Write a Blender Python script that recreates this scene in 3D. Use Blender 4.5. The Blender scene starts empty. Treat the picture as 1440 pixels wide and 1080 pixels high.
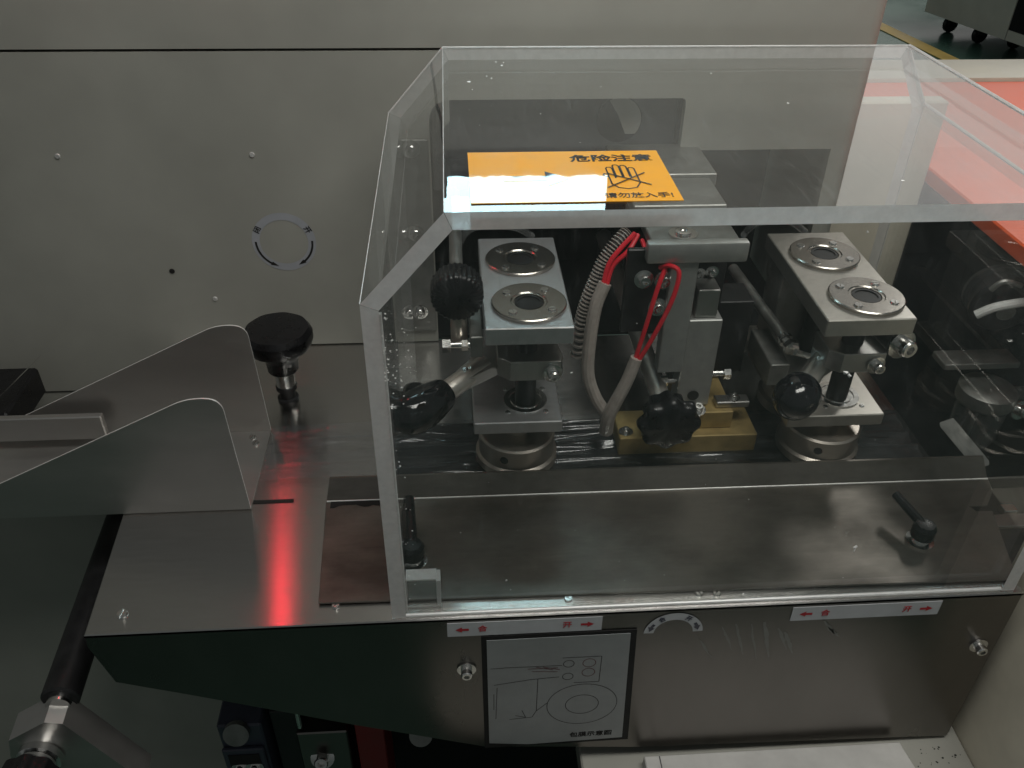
import bpy, bmesh, math, random
from mathutils import Vector, Matrix, noise
random.seed(7)
S = 0.001                                   # everything below is in millimetres

# ------------------------------------------------------------------ camera
sc = bpy.context.scene
YAW, PITCH, ROLL, FPX, CAMH = math.radians(4.4), math.radians(35.7), math.radians(0.93), 1206.0, 600.0
fw = Vector((math.sin(YAW)*math.cos(PITCH), math.cos(YAW)*math.cos(PITCH), -math.sin(PITCH)))
rt = Vector((math.cos(YAW), -math.sin(YAW), 0)); up = rt.cross(fw)
rt, up = math.cos(ROLL)*rt + math.sin(ROLL)*up, -math.sin(ROLL)*rt + math.cos(ROLL)*up
cd = bpy.data.cameras.new('camera'); cam = bpy.data.objects.new('camera', cd); sc.collection.objects.link(cam)
M4 = Matrix((rt, up, -fw)).transposed().to_4x4(); M4.translation = Vector((0, 0, CAMH*S)); cam.matrix_world = M4
cd.sensor_fit = 'HORIZONTAL'; cd.sensor_width = 36; cd.lens = 36*FPX/1440
cd.clip_start = 0.01; cd.clip_end = 100
sc.camera = cam

# ------------------------------------------------------------------ world, lamps, exposure
wd = bpy.data.worlds.new('World'); sc.world = wd; wd.use_nodes = True
wd.node_tree.nodes['Background'].inputs[0].default_value = (0.80, 0.86, 0.85, 1)
wd.node_tree.nodes['Background'].inputs[1].default_value = 0.095
def area(name, loc, target, sx, sy, power, col):
    l = bpy.data.lights.new(name, 'AREA'); l.shape = 'RECTANGLE'; l.size = sx; l.size_y = sy; l.energy = power; l.color = col
    o = bpy.data.objects.new(name, l); sc.collection.objects.link(o); o.location = loc
    o.rotation_euler = (Vector(target) - Vector(loc)).to_track_quat('-Z', 'Y').to_euler()
    return o
area('ceiling_lamp', (0.42, 0.24, 1.55), (0.3, 0.9, 0.1), 1.0, 0.4, 12, (1.0, 0.985, 0.93))
area('window_light', (7.2, 12.0, 3.7), (0.5, 0.8, 0.2), 10, 5.5, 88, (1.0, 0.97, 0.92))
area('far_floor_fill', (4.2, 5.2, 3.9), (3.6, 5.4, -0.8), 2.4, 0.6, 90, (1.0, 0.98, 0.94))  # unseen fill light added to brighten the far floor and machine
sc.view_settings.view_transform = 'Standard'; sc.view_settings.look = 'None'
sc.view_settings.exposure = 0.28; sc.view_settings.gamma = 1.0; sc.view_settings.use_curve_mapping = False
sc.cycles.max_bounces = 7; sc.cycles.transparent_max_bounces = 24; sc.cycles.glossy_bounces = 4; sc.cycles.diffuse_bounces = 3
sc.cycles.use_denoising = True; sc.cycles.use_adaptive_sampling = True; sc.cycles.adaptive_threshold = 0.02; sc.cycles.sample_clamp_indirect = 6

# ------------------------------------------------------------------ materials
MATS = {}
def newmat(name):
    m = bpy.data.materials.new(name); m.use_nodes = True; MATS[name] = m
    return m, m.node_tree.nodes, m.node_tree.links
def noise_node(nd, lk, scale, sx=(1, 1, 1), detail=4, rough=0.6):
    tc = nd.new('ShaderNodeNewGeometry'); mp = nd.new('ShaderNodeMapping'); mp.inputs['Scale'].default_value = sx
    lk.new(tc.outputs['Position'], mp.inputs['Vector'])
    n = nd.new('ShaderNodeTexNoise'); n.inputs['Scale'].default_value = scale; n.inputs['Detail'].default_value = detail
    n.inputs['Roughness'].default_value = rough
    lk.new(mp.outputs['Vector'], n.inputs['Vector']); return n
def ramp(nd, lk, src, a, b, ca, cb):
    r = nd.new('ShaderNodeValToRGB'); r.color_ramp.elements[0].position = a; r.color_ramp.elements[1].position = b
    r.color_ramp.elements[0].color = ca if len(ca) == 4 else (*ca, 1); r.color_ramp.elements[1].color = cb if len(cb) == 4 else (*cb, 1)
    lk.new(src, r.inputs['Fac']); return r
def g(v): return (v, v, v)
def mat(name, col, metal=0.0, rough=0.5, var=0.12, vscale=30, stretch=(1, 1, 1), bump=0.0, bscale=400, rvar=0.08, aniso=0, tangent=(1, 0, 0), coat=0, spec=0.5):
    m, nd, lk = newmat(name); b = nd['Principled BSDF']
    n = noise_node(nd, lk, vscale, stretch)
    lo = tuple(c*(1-var) for c in col); hi = tuple(min(1, c*(1+var)) for c in col)
    r = ramp(nd, lk, n.outputs['Fac'], 0.3, 0.7, lo, hi); lk.new(r.outputs['Color'], b.inputs['Base Color'])
    r2 = ramp(nd, lk, n.outputs['Fac'], 0.3, 0.7, g(max(0.02, rough-rvar)), g(min(1, rough+rvar))); lk.new(r2.outputs['Color'], b.inputs['Roughness'])
    b.inputs['Metallic'].default_value = metal; b.inputs['Coat Weight'].default_value = coat
    b.inputs['Specular IOR Level'].default_value = spec
    if aniso:
        b.inputs['Anisotropic'].default_value = aniso
        c = nd.new('ShaderNodeCombineXYZ')
        for i in range(3): c.inputs[i].default_value = tangent[i]
        lk.new(c.outputs[0], b.inputs['Tangent'])
    if bump:
        n2 = noise_node(nd, lk, bscale, stretch, 3)
        bp = nd.new('ShaderNodeBump'); bp.inputs['Strength'].default_value = bump; bp.inputs['Distance'].default_value = 0.001
        lk.new(n2.outputs['Fac'], bp.inputs['Height']); lk.new(bp.outputs['Normal'], b.inputs['Normal'])
    return m
mat('cabinet_paint', (0.340, 0.336, 0.300), 0, 0.46, 0.12, 4.5, bump=0.06, bscale=900, rvar=0.1)
mat('cream_paint', (0.60, 0.56, 0.46), 0, 0.5, 0.10, 14, bump=0.05, bscale=700)
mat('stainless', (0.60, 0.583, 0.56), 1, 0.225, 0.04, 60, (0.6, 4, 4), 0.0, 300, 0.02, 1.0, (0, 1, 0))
mat('stainless_wall', (0.46, 0.445, 0.425), 0.86, 0.36, 0.035, 25, (0.6, 2, 2), 0.008, 300, 0.03)
mat('glint_steel', (0.80, 0.79, 0.77), 0.5, 0.4, 0.08, 90)  # pale steel: edge and screw glints put into the colour
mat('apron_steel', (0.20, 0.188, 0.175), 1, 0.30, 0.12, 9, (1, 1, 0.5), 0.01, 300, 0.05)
mat('aluminium', (0.62, 0.62, 0.63), 0.80, 0.36, 0.06, 120, (1, 3, 1), 0.03, 900, 0.05)
mat('aluminium_warm', (0.50, 0.475, 0.435), 0.84, 0.36, 0.07, 120, (1, 3, 1), 0.03, 900, 0.05)
mat('steel', (0.52, 0.51, 0.49), 1, 0.34, 0.04, 500, rvar=0.03)
mat('bright_satin', (0.74, 0.70, 0.64), 0.85, 0.32, 0.04, 300, rvar=0.03)
mat('satin_grey', (0.42, 0.425, 0.41), 0.7, 0.42, 0.08, 90, rvar=0.05)
mat('flange_steel', (0.46, 0.43, 0.395), 1, 0.24, 0.04, 300, rvar=0.03)
mat('bright_steel', (0.74, 0.73, 0.71), 1, 0.20, 0.04, 300, rvar=0.03)
mat('dull_steel', (0.30, 0.30, 0.285), 0.85, 0.48, 0.16, 70, rvar=0.1)
mat('wheel_steel', (0.52, 0.47, 0.42), 0.90, 0.36, 0.05, 200, (1, 1, 8), 0.02, 900, 0.03)
mat('brass', (0.34, 0.25, 0.105), 0.45, 0.55, 0.22, 60, bump=0.05, bscale=500)
mat('black_plastic', (0.008, 0.008, 0.009), 0, 0.30, 0.2, 100, spec=0.4, rvar=0.06)
mat('gloss_black', (0.006, 0.006, 0.008), 0, 0.10, 0.2, 60, coat=0.4, rvar=0.03)
mat('black_steel', (0.02, 0.02, 0.021), 0.3, 0.42, 0.3, 60)
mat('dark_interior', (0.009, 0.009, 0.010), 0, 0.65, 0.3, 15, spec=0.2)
mat('navy_dark', (0.006, 0.007, 0.011), 0, 0.6, 0.35, 12, spec=0.2)
mat('inner_plate', (0.075, 0.075, 0.08), 0, 0.5, 0.15, 12)
mat('orange_panel', (0.88, 0.125, 0.035), 0, 0.45, 0.10, 6)
mat('floor_green', (0.058, 0.118, 0.092), 0, 0.22, 0.18, 1.6, rvar=0.08)
mat('yellow_paint', (0.42, 0.30, 0.08), 0, 0.5, 0.2, 6)
mat('machine_grey', (0.50, 0.51, 0.48), 0, 0.5, 0.08, 6)
mat('label_orange', (0.90, 0.40, 0.015), 0, 0.5, 0.04, 40, coat=0.75, spec=0.2)
mat('ink_black', (0.012, 0.011, 0.010), 0, 0.6, 0.1, 50, coat=1)
mat('print_black', (0.010, 0.010, 0.010), 0, 0.6, 0.2, 60, spec=0.3)
mat('ink_red', (0.45, 0.02, 0.03), 0, 0.6, 0.1, 50)
mat('ink_navy', (0.02, 0.022, 0.05), 0, 0.6, 0.1, 50, coat=1)
mat('ink_faint', (0.07, 0.065, 0.07), 0, 0.6, 0.25, 300)
mat('ink_faint_red', (0.16, 0.07, 0.075), 0, 0.6, 0.2, 300)
mat('sticker_white', (0.52, 0.53, 0.55), 0, 0.45, 0.06, 60)
mat('sticker_grey', (0.36, 0.37, 0.40), 0, 0.45, 0.06, 60)
mat('diagram_paper', (0.30, 0.315, 0.32), 0.25, 0.38, 0.10, 20)
mat('red_wire', (0.62, 0.015, 0.03), 0, 0.35, 0.08, 60)
mat('red_paint', (0.20, 0.012, 0.016), 0, 0.45, 0.12, 40)
mat('sleeve', (0.36, 0.32, 0.29), 0, 0.35, 0.15, 120, bump=0.1, bscale=600)
mat('hose_grey', (0.10, 0.10, 0.10), 0.2, 0.4, 0.2, 80)
mat('white_plastic', (0.72, 0.72, 0.70), 0, 0.4, 0.05, 50)
mat('paper_white', (0.50, 0.49, 0.47), 0, 0.6, 0.10, 30)
mat('sensor_blue', (0.055, 0.06, 0.085), 0, 0.45, 0.15, 50)
mat('dust_white', (0.85, 0.85, 0.83), 0, 0.7, 0.05, 50)
mat('dirt_hole_dark', (0.015, 0.014, 0.013), 0, 0.8, 0.3, 50)  # dirt; also the shade inside holes and slits, put into the colour

def cover_mat():                             # steel cover plate with worn, oily stains
    m, nd, lk = newmat('stained_steel'); b = nd['Principled BSDF']
    n1 = noise_node(nd, lk, 9, (0.8, 1.4, 1), 5, 0.62); n2 = noise_node(nd, lk, 80, (0.4, 5, 3), 4)
    r1 = ramp(nd, lk, n1.outputs['Fac'], 0.38, 0.66, (0.225, 0.205, 0.182), (0.11, 0.098, 0.086))
    r2 = ramp(nd, lk, n2.outputs['Fac'], 0.3, 0.7, g(0.95), g(1.05))
    mx = nd.new('ShaderNodeMix'); mx.data_type = 'RGBA'; mx.blend_type = 'MULTIPLY'; mx.inputs['Factor'].default_value = 1
    lk.new(r1.outputs['Color'], mx.inputs[6]); lk.new(r2.outputs['Color'], mx.inputs[7]); lk.new(mx.outputs[2], b.inputs['Base Color'])
    rr = ramp(nd, lk, n1.outputs['Fac'], 0.3, 0.7, g(0.33), g(0.46)); lk.new(rr.outputs['Color'], b.inputs['Roughness'])
    b.inputs['Metallic'].default_value = 0.82
cover_mat()

def acrylic(name, haze, tint, rough=0.012, scale=14):
    m, nd, lk = newmat(name); nd.remove(nd['Principled BSDF']); out = nd['Material Output']
    ge = nd.new('ShaderNodeNewGeometry'); mr = nd.new('ShaderNodeMapRange')
    mr.inputs['To Min'].default_value = 1.49; mr.inputs['To Max'].default_value = 1/1.49
    lk.new(ge.outputs['Backfacing'], mr.inputs['Value'])
    fr = nd.new('ShaderNodeFresnel'); lk.new(mr.outputs['Result'], fr.inputs['IOR'])
    tr = nd.new('ShaderNodeBsdfTransparent'); tr.inputs['Color'].default_value = (*tint, 1)
    df = nd.new('ShaderNodeBsdfDiffuse'); df.inputs['Color'].default_value = (0.75, 0.76, 0.76, 1)
    n = noise_node(nd, lk, scale, (1, 1, 1), 6, 0.7); r = ramp(nd, lk, n.outputs['Fac'], 0.35, 0.75, g(haze*0.4), g(haze*1.7))
    sn = noise_node(nd, lk, 26, (9, 0.5, 1.2), 5, 0.75); sr = ramp(nd, lk, sn.outputs['Fac'], 0.56, 0.80, g(0), g(haze*4))
    ad = nd.new('ShaderNodeMix'); ad.data_type = 'RGBA'; ad.blend_type = 'ADD'; ad.inputs['Factor'].default_value = 1
    lk.new(r.outputs['Color'], ad.inputs[6]); lk.new(sr.outputs['Color'], ad.inputs[7])
    m1 = nd.new('ShaderNodeMixShader'); lk.new(ad.outputs[2], m1.inputs['Fac']); lk.new(tr.outputs[0], m1.inputs[1]); lk.new(df.outputs[0], m1.inputs[2])
    gl = nd.new('ShaderNodeBsdfGlossy'); gl.inputs['Roughness'].default_value = rough; gl.inputs['Color'].default_value = (0.95, 0.96, 0.97, 1)
    wv = noise_node(nd, lk, 7, (1, 1, 1), 2); bp = nd.new('ShaderNodeBump'); bp.inputs['Strength'].default_value = 0.12; bp.inputs['Distance'].default_value = 0.004
    lk.new(wv.outputs['Fac'], bp.inputs['Height']); lk.new(bp.outputs['Normal'], gl.inputs['Normal'])
    m2 = nd.new('ShaderNodeMixShader'); lk.new(fr.outputs[0], m2.inputs['Fac']); lk.new(m1.outputs[0], m2.inputs[1]); lk.new(gl.outputs[0], m2.inputs[2])
    lk.new(m2.outputs[0], out.inputs['Surface'])
acrylic('acrylic', 0.018, (0.975, 0.98, 0.975))
acrylic('clear_film', 0.03, (0.90, 0.91, 0.92), 0.14, 60)
acrylic('clear_tube', 0.10, (0.86, 0.87, 0.87), 0.05, 60)
def edge_mat(name, col, tw):
    m, nd, lk = newmat(name); nd.remove(nd['Principled BSDF']); out = nd['Material Output']
    n = noise_node(nd, lk, 160, (1, 1, 1), 4); r = ramp(nd, lk, n.outputs['Fac'], 0.3, 0.7, tuple(c*0.88 for c in col), col)
    d = nd.new('ShaderNodeBsdfDiffuse'); t = nd.new('ShaderNodeBsdfTranslucent'); tp = nd.new('ShaderNodeBsdfTransparent'); gl = nd.new('ShaderNodeBsdfGlossy'); gl.inputs['Roughness'].default_value = 0.25
    lk.new(r.outputs[0], d.inputs[0]); lk.new(r.outputs[0], t.inputs[0])
    a = nd.new('ShaderNodeMixShader'); a.inputs[0].default_value = 0.5; lk.new(d.outputs[0], a.inputs[1]); lk.new(t.outputs[0], a.inputs[2])
    c = nd.new('ShaderNodeMixShader'); c.inputs[0].default_value = tw; lk.new(a.outputs[0], c.inputs[1]); lk.new(tp.outputs[0], c.inputs[2])
    e = nd.new('ShaderNodeMixShader'); e.inputs[0].default_value = 0.08; lk.new(c.outputs[0], e.inputs[1]); lk.new(gl.outputs[0], e.inputs[2])
    lk.new(e.outputs[0], out.inputs['Surface'])
edge_mat('acrylic_edge', (0.97, 0.965, 0.95), 0.10)
edge_mat('glint_edge', (0.95, 0.95, 0.94), 0.08)  # white edge: light caught along acrylic edges put into the colour
def emit(name, col, st):
    m, nd, lk = newmat(name); nd.remove(nd['Principled BSDF']); e = nd.new('ShaderNodeEmission')
    e.inputs[0].default_value = (*col, 1); e.inputs[1].default_value = st; lk.new(e.outputs[0], nd['Material Output'].inputs['Surface'])
emit('screen_light', (0.58, 0.91, 1.0), 10.0)
emit('red_lamp', (1.0, 0.03, 0.05), 30.0)

# ------------------------------------------------------------------ mesh helpers (millimetres, world axes)
CAM = Vector((0, 0, CAMH))
def ray(px, py): return rt*((px-720)/FPX) - up*((py-540)/FPX) + fw
def atY(px, py, Y): d = ray(px, py); return CAM + d*(Y/d.y)
def atZ(px, py, Z): d = ray(px, py); return CAM + d*((Z-CAMH)/d.z)

class B:
    def __init__(self): self.bm = bmesh.new()
    def box(self, x0, x1, y0, y1, z0, z1, bev=0.0, seg=1):
        r = bmesh.ops.create_cube(self.bm, size=1)['verts']
        for v in r: v.co = Vector(((x0+x1)/2 + v.co.x*(x1-x0), (y0+y1)/2 + v.co.y*(y1-y0), (z0+z1)/2 + v.co.z*(z1-z0)))
        if bev:
            es = list({e for v in r for e in v.link_edges})
            bmesh.ops.bevel(self.bm, geom=es, offset=bev, segments=seg, affect='EDGES', profile=0.5)
        return self
    def lathe(self, prof, base, axis, seg=28, lobes=0, amp=0.0):
        """prof: (radius, distance along axis)"""
        a = Vector(axis).normalized(); u = a.orthogonal().normalized(); w = a.cross(u); base = Vector(base); rings = []
        for r, h in prof:
            if r < 1e-6: rings.append([self.bm.verts.new(base + a*h)]); continue
            ring = []
            for k in range(seg):
                t = 2*math.pi*k/seg; q = r*(1 + (amp*math.cos(lobes*t) if lobes else 0))
                ring.append(self.bm.verts.new(base + a*h + (u*math.cos(t) + w*math.sin(t))*q))
            rings.append(ring)
        for A, C in zip(rings, rings[1:]):
            n = max(len(A), len(C))
            for k in range(n):
                k2 = (k+1) % n
                f = [A[k % len(A)], A[k2 % len(A)], C[k2 % len(C)], C[k % len(C)]]
                f = list(dict.fromkeys(f))
                if len(f) > 2: self.bm.faces.new(f)
        if len(rings[0]) > 1: self.bm.faces.new(rings[0][::-1])
        if len(rings[-1]) > 1: self.bm.faces.new(rings[-1])
        return self
    def cyl(self, p0, p1, r, r1=None, seg=20, bev=0.0):
        p0, p1 = Vector(p0), Vector(p1); L = (p1-p0).length; r1 = r if r1 is None else r1
        pr = [(r-bev, 0), (r, bev), (r1, L-bev), (r1-bev, L)] if bev else [(r, 0), (r1, L)]
        return self.lathe(pr, p0, p1-p0, seg)
    def tube(self, pts, r, seg=8, sub=6):
        P = smooth_path(pts, sub); rings = []; u = None
        for i, p in enumerate(P):
            d = (P[min(i+1, len(P)-1)] - P[max(i-1, 0)]).normalized()
            u = d.orthogonal().normalized() if u is None else (u - d*u.dot(d)).normalized()
            w = d.cross(u); rr = r(i/(len(P)-1)) if callable(r) else r
            rings.append([self.bm.verts.new(p + (u*math.cos(2*math.pi*k/seg) + w*math.sin(2*math.pi*k/seg))*rr) for k in range(seg)])
        for A, C in zip(rings, rings[1:]):
            for k in range(seg): self.bm.faces.new([A[k], A[(k+1) % seg], C[(k+1) % seg], C[k]])
        self.bm.faces.new(rings[0][::-1]); self.bm.faces.new(rings[-1]); return self
    def prism(self, poly, plane, a, b, bev=0.0):
        def co(p, t): return {'xy': (p[0], p[1], t), 'xz': (p[0], t, p[1]), 'yz': (t, p[0], p[1])}[plane]
        A = [self.bm.verts.new(co(p, a)) for p in poly]; C = [self.bm.verts.new(co(p, b)) for p in poly]
        fs = [self.bm.faces.new(A[::-1]), self.bm.faces.new(C)]
        for k in range(len(poly)):
            k2 = (k+1) % len(poly); fs.append(self.bm.faces.new([A[k], A[k2], C[k2], C[k]]))
        bmesh.ops.recalc_face_normals(self.bm, faces=fs)
        if bev:
            es = list({e for f in fs[:2] for e in f.edges}); bmesh.ops.bevel(self.bm, geom=es, offset=bev, segments=1, affect='EDGES')
        return self
    def hexa(self, lo, hi):                  # two quads of four points, joined
        A = [self.bm.verts.new(p) for p in lo]; C = [self.bm.verts.new(p) for p in hi]
        fs = [self.bm.faces.new(A[::-1]), self.bm.faces.new(C)]
        for k in range(4): fs.append(self.bm.faces.new([A[k], A[(k+1) % 4], C[(k+1) % 4], C[k]]))
        bmesh.ops.recalc_face_normals(self.bm, faces=fs); return fs
    def build(self, name, m, parent=None, ang=28.5, base=None):
        me = bpy.data.meshes.new(name); bmesh.ops.recalc_face_normals(self.bm, faces=self.bm.faces)
        o = bpy.data.objects.new(name, me); sc.collection.objects.link(o)
        root = parent
        while root is not None and root.parent is not None: root = root.parent
        off = root.location/S if root is not None else Vector(base or (0, 0, 0))
        for v in self.bm.verts: v.co = (v.co - off)*S
        self.bm.to_mesh(me); self.bm.free()
        for p in me.polygons: p.use_smooth = True
        me.set_sharp_from_angle(angle=math.radians(ang))
        ms = m if isinstance(m, (list, tuple)) else [m]
        for q in ms: me.materials.append(MATS[q])
        if parent is not None: o.parent = parent
        else: o.location = off*S
        return o
def smooth_path(pts, sub):
    P = [Vector(p) for p in pts]
    if len(P) < 3: return P
    out = []
    for i in range(len(P)-1):
        p0, p1, p2, p3 = P[max(i-1, 0)], P[i], P[i+1], P[min(i+2, len(P)-1)]
        for k in range(sub):
            t = k/sub
            out.append(0.5*((2*p1) + (p2-p0)*t + (2*p0-5*p1+4*p2-p3)*t*t + (3*p1-p0-3*p2+p3)*t**3))
    return out + [P[-1]]
def tag(o, label, cat, group=None, kind=None):
    o['label'] = label
    if cat: o['category'] = cat
    if group: o['group'] = group
    if kind: o['kind'] = kind
    return o
def thing(name, label, cat, base, group=None):
    o = bpy.data.objects.new(name, None); sc.collection.objects.link(o); o.empty_display_size = 0.02
    o.location = Vector(base)*S; return tag(o, label, cat, group)
def text(name, s, size, m, parent, origin, ux, uy, bold=0.0, stretch=1.0):
    """lettering as thin mesh; centred on origin, ux = reading direction, uy = up of the letters"""
    cu = bpy.data.curves.new(name, 'FONT'); cu.body = s; cu.size = size*S; cu.align_x = 'CENTER'; cu.align_y = 'CENTER'; cu.offset = bold*S; cu.extrude = 0.00008; cu.resolution_u = 2
    t = bpy.data.objects.new(name, cu); sc.collection.objects.link(t)
    bpy.context.view_layer.update()
    me = bpy.data.meshes.new_from_object(t.evaluated_get(bpy.context.evaluated_depsgraph_get())); bpy.data.objects.remove(t)
    me.name = name; ux = Vector(ux).normalized(); uy = Vector(uy).normalized(); n = ux.cross(uy)
    root = parent
    while root.parent is not None: root = root.parent
    off = Vector(origin)*S - root.location
    for v in me.vertices: v.co = off + ux*v.co.x*stretch + uy*v.co.y + n*v.co.z
    me.materials.clear(); me.materials.append(MATS[m])
    o = bpy.data.objects.new(name, me); sc.collection.objects.link(o); o.parent = parent; return o
def socket_bolt(p, axis, r, h, parent, washer=True, m='bright_steel', name='bolt'):
    a = Vector(axis).normalized(); b = B()
    if washer: b.lathe([(r*1.7, 0), (r*1.7, r*0.3), (r, r*0.35)], p, a, 18)
    p2 = Vector(p) + a*(r*0.3 if washer else 0)
    b.lathe([(r, 0), (r, h*0.85), (r*0.85, h), (r*0.5, h), (r*0.45, h*0.55), (0, h*0.5)], p2, a, 16)
    return b.build(name, m, parent)
def slot_screw(p, axis, r, h, parent, m='bright_steel', ang=0.0, name='screw'):
    a = Vector(axis).normalized(); u = a.orthogonal().normalized(); u.rotate(Matrix.Rotation(ang, 3, a)); w = a.cross(u); p = Vector(p); b = B()
    for s in (-1, 1):                        # two half-domes leave the slot open
        n = 9; ring0, ring1 = [], []
        gap = r*0.13
        for k in range(n):
            t = -math.pi/2 + math.pi*k/(n-1); x, y = math.cos(t)*r, math.sin(t)*r
            d = w*s*max(x, gap) + u*y
            ring0.append(b.bm.verts.new(p + d)); ring1.append(b.bm.verts.new(p + (w*s*max(x*0.8, gap) + u*y*0.8) + a*h))
        for k in range(n-1): b.bm.faces.new([ring0[k], ring0[k+1], ring1[k+1], ring1[k]])
        b.bm.faces.new([ring0[-1], ring0[0], ring1[0], ring1[-1]]); b.bm.faces.new(ring1)
    b.lathe([(r*0.98, -0.2), (r*0.98, h*0.3)], p, a, 16)
    return b.build(name, m, parent)
def rounded(poly, r, n=5):                   # polygon corners rounded where r[i] > 0
    out = []
    for i, p in enumerate(poly):
        if not r[i]: out.append(p); continue
        p = Vector(p); a = (Vector(poly[i-1])-p).normalized(); c = (Vector(poly[(i+1) % len(poly)])-p).normalized()
        for k in range(n+1):
            t = k/n; q = (p + a*r[i])*(1-t)**2 + p*2*t*(1-t) + (p + c*r[i])*t*t; out.append((q.x, q.y))
    return out

# ------------------------------------------------------------------ setting: floor
o = B().box(-6000, 16000, -5000, 16000, -830, -800).build('floor', 'floor_green'); o['kind'] = 'structure'; o['label'] = 'green epoxy factory floor'
a1, a2 = atZ(1236, 36, -800), atZ(1352, 92, -800); d = (a2-a1).normalized(); nn = Vector((-d.y, d.x, 0))*55
b = B(); q = [a1-d*4000-nn, a2+d*1500-nn, a2+d*1500+nn, a1-d*4000+nn]
b.hexa([p + Vector((0, 0, 1)) for p in q], [p + Vector((0, 0, 5)) for p in q])
o = b.build('floor_marking', 'yellow_paint'); o['kind'] = 'structure'; o['label'] = 'yellow line painted on the green floor'

# ------------------------------------------------------------------ machine cabinet
CY = 929
cab = thing('machine_cabinet', 'large greige painted machine cabinet rising behind the steel table', 'cabinet', (0, CY, -800))
poly = rounded([(-1400, -60), (-346, -60), (-346, 2), (-24, 2), (-24, 309), (258, 309), (258, 250), (434, 250), (434, -60), (446, -60), (446, 360), (-1400, 360)],
               [0, 0, 0, 0, 26, 6, 0, 0, 0, 0, 0, 0])
B().prism(poly, 'xz', CY, CY+12).build('front_panel', 'cabinet_paint', cab)
B().box(-1400, 446, CY, CY+12, 363, 760).build('upper_panel', 'cabinet_paint', cab)
arc = [(446.02 + 17*math.sin(math.radians(a)), CY + 17 - 17*math.cos(math.radians(a))) for a in range(0, 91, 10)]
for z0, z1 in ((-60, 360), (363, 760)):
    B().prism(arc + [(452, CY+17), (446.02, CY+11)], 'xy', z0, z1).build('rounded_corner', 'cabinet_paint', cab, 20)
B().box(-1400, 455, CY+13, CY+16, 310, 420).build('seam_backing', 'dark_interior', cab)
B().box(452, 462.8, CY+17.2, CY+900, -800, 760).build('side_panel', 'cabinet_paint', cab)
B().box(-1400, 448, CY+2, CY+10, -799, -62, 1).build('lower_panel', 'cabinet_paint', cab)
B().box(-1400, 461, CY+2, CY+900, 761, 780, 2).build('top_panel', 'cabinet_paint', cab)
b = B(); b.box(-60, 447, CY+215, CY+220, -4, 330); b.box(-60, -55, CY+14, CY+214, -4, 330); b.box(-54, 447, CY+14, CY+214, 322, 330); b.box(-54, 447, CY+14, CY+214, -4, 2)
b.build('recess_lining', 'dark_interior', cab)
b = B(); b.box(-22, 256, CY+24, CY+30, 196, 307, 1)
ip = b.build('recess_plate', 'inner_plate', cab)
h = Vector((190, CY+23.5, 278))
B().cyl(h, h + Vector((0, 0.6, 0)), 26, seg=32).build('cable_hole', 'dark_interior', cab)
b = B(); b.prism([(h.x + 25*math.cos(t), h.z + 25*math.sin(t)) for t in [math.radians(-40 + 8*k) for k in range(21)]] + [(h.x-2, h.z+6), (h.x+8, h.z-16)], 'xz', CY+22.4, CY+23.2)
b.build('cable_hole_cover', 'cabinet_paint', cab)
for (x, z) in ((-426, 252), (-219, 251), (-292, 71)):
    slot_screw((x, CY, z), (0, -1, 0), 3.0, 1.3, cab, 'glint_steel', random.random()*3)
B().lathe([(3.2, 0), (3.2, 0.5)], (-335, CY-0.4, 110), (0, -1, 0), 14).build('bore_hole', 'dirt_hole_dark', cab)
# bolt-on strip at the left of the recess
st = B().box(-56, -25.5, CY-4, CY-0.2, 20, 267, 0.8).build('bolt_strip', 'dull_steel', cab)
for z in (257, 156, 49): socket_bolt((-45, CY-4, z), (0, -1, 0), 6, 6, st)
# ring sticker with two arrows
rx, rz, R0, R1 = -199, 145, 28, 37
b = B(); n = 48
for k in range(n):
    t0, t1 = 2*math.pi*k/n, 2*math.pi*(k+1)/n
    q = [(rx+R0*math.cos(t0), rz+R0*math.sin(t0)), (rx+R1*math.cos(t0), rz+R1*math.sin(t0)), (rx+R1*math.cos(t1), rz+R1*math.sin(t1)), (rx+R0*math.cos(t1), rz+R0*math.sin(t1))]
    b.bm.faces.new([b.bm.verts.new((x, CY-0.35, z)) for x, z in q])
bmesh.ops.remove_doubles(b.bm, verts=b.bm.verts, dist=0.01)
ring = b.build('ring_sticker', 'sticker_grey', cab)
def arc_arrow(cx, cz, r, w, t0, t1, y, parent, m, head=9, hw=2.6, n=12):
    b = B(); pts = []
    e = head/r*(1 if t1 > t0 else -1)
    for k in range(n+1):
        t = t0 + (t1-e-t0)*k/n
        pts.append((t, r-w/2, r+w/2))
    P = lambda t, q: b.bm.verts.new((cx+q*math.cos(t), y, cz+q*math.sin(t)))
    for A, C in zip(pts, pts[1:]): b.bm.faces.new([P(A[0], A[1]), P(A[0], A[2]), P(C[0], C[2]), P(C[0], C[1])])
    t = t1-e; b.bm.faces.new([P(t, r-hw), P(t, r+hw), P(t1, r)])
    return b.build('arrow', m, parent)
arc_arrow(rx, rz, 32.5, 2.4, math.radians(178), math.radians(252), CY-0.7, ring, 'ink_black')
arc_arrow(rx, rz, 32.5, 2.4, math.radians(2), math.radians(-66), CY-0.7, ring, 'ink_black')
for s_, t in (('闭', 150), ('开', 28)):
    t = math.radians(t); ur = Vector((math.cos(t), 0, math.sin(t))); 
    text('lettering', s_, 8.5, 'ink_black', ring, Vector((rx, CY-0.7, rz)) + ur*32.5, Vector((ur.z, 0, -ur.x)), ur, 0.15)
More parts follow.
